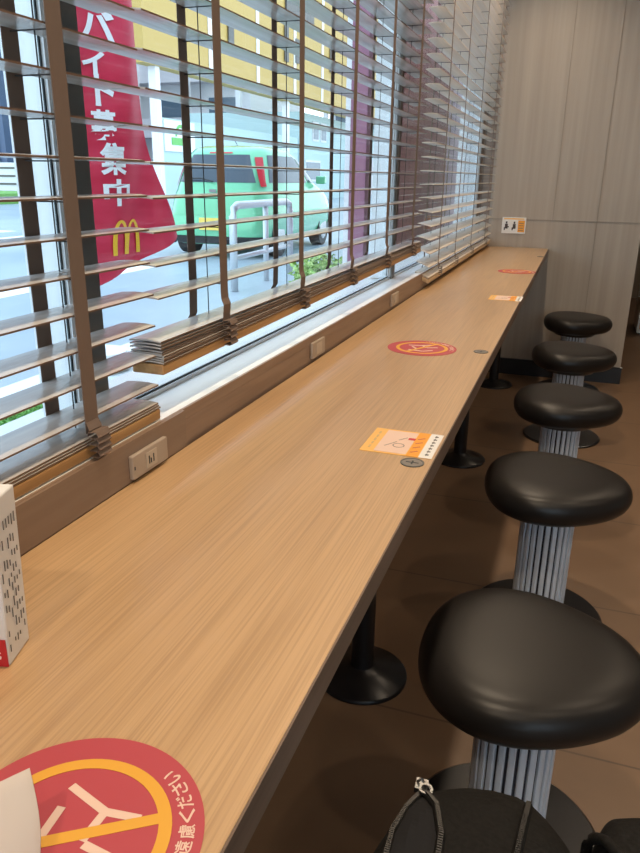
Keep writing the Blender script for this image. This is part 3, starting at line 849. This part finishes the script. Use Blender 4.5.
# ------------------------------------------------------------------ buildings across the road
sg = thing('signboard', 'long yellow signboard with grey lettering above the pale teal wall across the road', 'sign', (-12, 35, G - .0195))
obj('board', B(-12.4, -12.0, 19.4, 52, H + 3.48, H + 9.5), M['yelwall'], sg)
obj('joint_strip', B(*[(-11.995, -11.97, y - .12, y + .12, H + 3.48, H + 9.5) for y in (23.4, 27.2, 31.0, 34.5, 40.3, 46.0)]), M['bwhite'], sg)
for y in (20.2, 30.5, 41.0, 50.5): obj('post', B(-12.32, -12.08, y - .12, y + .12, G - .0195, H + 3.479), M['bwhite'], sg)
bm = bmesh.new()
for (y0_, y1_, za, zb) in ((21.4, 21.9, 5.5, 6.6), (24.7, 25.1, 4.6, 5.4), (26.0, 27.9, 7.0, 7.5), (29.8, 30.2, 4.9, 6.2), (29.9, 33.2, 6.6, 7.1), (35.5, 36.2, 5.2, 6.5), (37.2, 40.5, 6.3, 6.8), (31.0, 31.4, 5.0, 5.9)):
    bar2 = [(y0_, za), (y1_, zb)]
    vs = box(bm, -11.969, -11.93, y0_, y1_, H + za, H + zb)
obj('lettering', bm, M['greylet'], sg)

fn_ = thing('site_fence', 'pale teal panel fence across the road with a white emblem board', 'fence', (-9.5, 20, G - .0195))
obj('panel', B(-13.2, -13.0, 21.6, 34.0, G - .0195, H + 2.25), M['teal'], fn_)
obj('emblem_board', B(-12.99, -12.95, 21.9, 23.9, H + 1.25, H + 2.2), M['white'], fn_)
bm = bmesh.new(); ring2d(bm, .26, .34, 0, .02, a0=0, a1=PI, seg=20, sy=1.1)
for v in bm.verts: v.co = Vector((-12.945 + v.co.z, 22.9 + v.co.x, H + 1.72 + v.co.y))
box(bm, -12.945, -12.925, 22.3, 23.5, H + 1.45, H + 1.68)
obj('emblem', bm, M['sgreen'], fn_)

wb = thing('low_building', 'pale teal low building with small windows behind the green car', 'building', (-13, 42, G - .0195))
obj('wall', B(-19, -13, 34.2, 50, G - .0195, H + 3.4), M['teal'], wb)
for (y0_, y1_, za, zb) in ((36.0, 36.9, 2.2, 3.1), (37.2, 38.1, 2.2, 3.1), (35.0, 37.2, .3, 1.3), (44, 45.5, 1.0, 2.2)):
    f = obj('window', B(-12.999, -12.96, y0_, y1_, H + za, H + zb), M['bwhite'], wb)
    obj('pane', B(-12.959, -12.94, y0_ + .1, y1_ - .1, H + za + .1, H + zb - .1), M['bglass'], f)
obj('shutter', B(-12.999, -12.95, 46.5, 49.5, G, H + 1.6), M['bpink'], wb)

def apartments(x0, x1, y, h, label, floors, bays):
    t = thing('apartment_building', label, 'building', ((x0 + x1) / 2, y + 4, G - .0195))
    obj('wall', B(x0, x1, y, y + 8, G - .0195, G + h), M['bwhite'], t)
    fh = h / floors; bw = (x1 - x0) / bays
    for i in range(floors):
        z = G + i * fh
        obj('balcony', B(x0 + .3, x1 - .3, y - 1.2, y - .001, z + .2, z + 1.25), M['bpink'], t)
        for k in range(bays):
            xa = x0 + k * bw + bw * .18
            f = obj('window', B(xa, xa + bw * .64, y - .06, y - .0005, z + 1.3, z + fh - .45), M['alu'], t)
            obj('pane', B(xa + .1, xa + bw * .64 - .1, y - .09, y - .061, z + 1.4, z + fh - .55), M['bglass'], f)
    for k in range(bays + 1):
        xc = x0 + k * bw; xc = min(max(xc, x0 + .15), x1 - .15)
        obj('pillar', B(xc - .14, xc + .14, y - 1.45, y - 1.201, G, G + h), M['bwhite'], t)
    obj('roof', B(x0 - .3, x1 + .3, y - 1.5, y + 8.2, G + h + .001, G + h + .4), M['bwhite'], t)
apartments(-36, -19.0, 42, 15, 'white apartment block with balconies behind the yellow signboard', 5, 5)
apartments(-18.5, -14.0, 55, 12, 'narrow white block standing behind the low teal building', 4, 2)
of = thing('office_building', 'dark blue glazed building at the far left edge across the road', 'building', (-36, 34, G - .0195))
obj('wall', B(-44, -26.5, 30, 40, G - .0195, G + 16), M['bluebld'], of)
for i in range(7):
    obj('window_band', B(-43.5, -27.0, 29.94, 29.999, G + 1.2 + i * 2.1, G + 2.6 + i * 2.1), M['bglass'], of)
for x in (-41, -38, -35, -32, -29, -27): obj('mullion', B(x - .12, x + .12, 29.85, 29.935, G, G + 16), M['bwhite'], of)
wl = thing('roadside_wall', 'low white slatted wall beside the road at the far left', 'wall', (-22, 24, G - .0195))
obj('wall_panel', B(-30, -17, 27.0, 27.2, G - .0195, G + 1.5), M['bwhite'], wl)
for i in range(4): obj('groove', B(-30, -17, 26.97, 26.9995, G + .25 + i * .33, G + .33 + i * .33), M['greylet'], wl)

# mauve pillar and wing next to the window
pl = thing('pillar', 'mauve painted square pillar outside, right of the green car', 'pillar', (-1.75, 5.6, G)); obj('shaft', B(-1.75, -1.62, 5.71, 5.88, G + .0005, 3.6), M['purple'], pl); obj('corner_trim', B(-1.79, -1.751, 5.71, 5.75, G + .0005, 3.6), M['bwhite'], pl)
wg = thing('building_wing', 'mauve and lilac outside wall seen through the far blinds', 'wall', (-1.9, 8.4, G)); obj('mauve_wall', B(-1.75, -1.6, 6.75, 9.15, G + .0005, 4.2), M['mauve'], wg); obj('lilac_wall', B(-1.75, -1.62, 9.1505, 10.4, G + .0005, 4.2), M['lilac'], wg)

# ------------------------------------------------------------------ light
w = bpy.data.worlds.new('overcast sky'); bpy.context.scene.world = w; w.use_nodes = True
nt = w.node_tree; bg = nt.nodes['Background']
tc = nt.nodes.new('ShaderNodeTexCoord'); sp = nt.nodes.new('ShaderNodeSeparateXYZ'); cr = nt.nodes.new('ShaderNodeValToRGB')
cr.color_ramp.elements[0].position = 0; cr.color_ramp.elements[0].color = (.80, .90, 1, 1)
cr.color_ramp.elements[1].position = .7; cr.color_ramp.elements[1].color = (.62, .78, 1, 1)
nt.links.new(tc.outputs['Generated'], sp.inputs[0]); nt.links.new(sp.outputs['Z'], cr.inputs[0]); nt.links.new(cr.outputs[0], bg.inputs[0])
bg.inputs[1].default_value = 3.2

def lamp(x, y, e, size=.09, col=(1, .80, .58)):
    l = bpy.data.lights.new('ceiling_spot', 'AREA'); l.shape = 'DISK'; l.size = size; l.energy = e; l.color = col; l.spread = math.radians(140)
    o = bpy.data.objects.new('ceiling_spot', l); C.objects.link(o); o.location = (x, y, 3.06)
for x, y, e in ((-.3, -.9, 13), (-.3, .7, 13), (-.3, 2.3, 13), (-.3, 3.9, 12), (-.3, 5.3, 8), (.9, -1.2, 8), (1.2, .5, 5), (1.2, 2.1, 6), (1.2, 3.7, 7), (1.2, 5.2, 6), (2.6, 1.5, 9), (2.6, 5.0, 10), (2.6, 8.5, 12)):
    lamp(x, y, e)

# ------------------------------------------------------------------ camera
cam = bpy.data.cameras.new('camera'); co = bpy.data.objects.new('camera', cam); C.objects.link(co)
F = 718.6545
import math as _m
def unit(v): v = Vector(v); v.normalize(); return v
Y_ = unit((585 - 320, 181 - 426.5, F)); D_ = unit((292 - 320, 2500 - 426.5, F)); X_ = D_.cross(Y_); X_.normalize(); Z_ = -D_
right = Vector((X_.x, Y_.x, Z_.x)); up = -Vector((X_.y, Y_.y, Z_.y)); back = -Vector((X_.z, Y_.z, Z_.z))
R = Matrix((right, up, back)).transposed()
co.matrix_world = Matrix.Translation((0, 0, H + .5)) @ R.to_4x4()
cam.sensor_fit = 'HORIZONTAL'; cam.sensor_width = 36; cam.lens = F * 36 / 640; cam.clip_start = .02; cam.clip_end = 500
bpy.context.scene.camera = co
vs_ = bpy.context.scene.view_settings
vs_.view_transform = 'Standard'; vs_.look = 'None'; vs_.gamma = 1; vs_.use_curve_mapping = False; vs_.exposure = 0
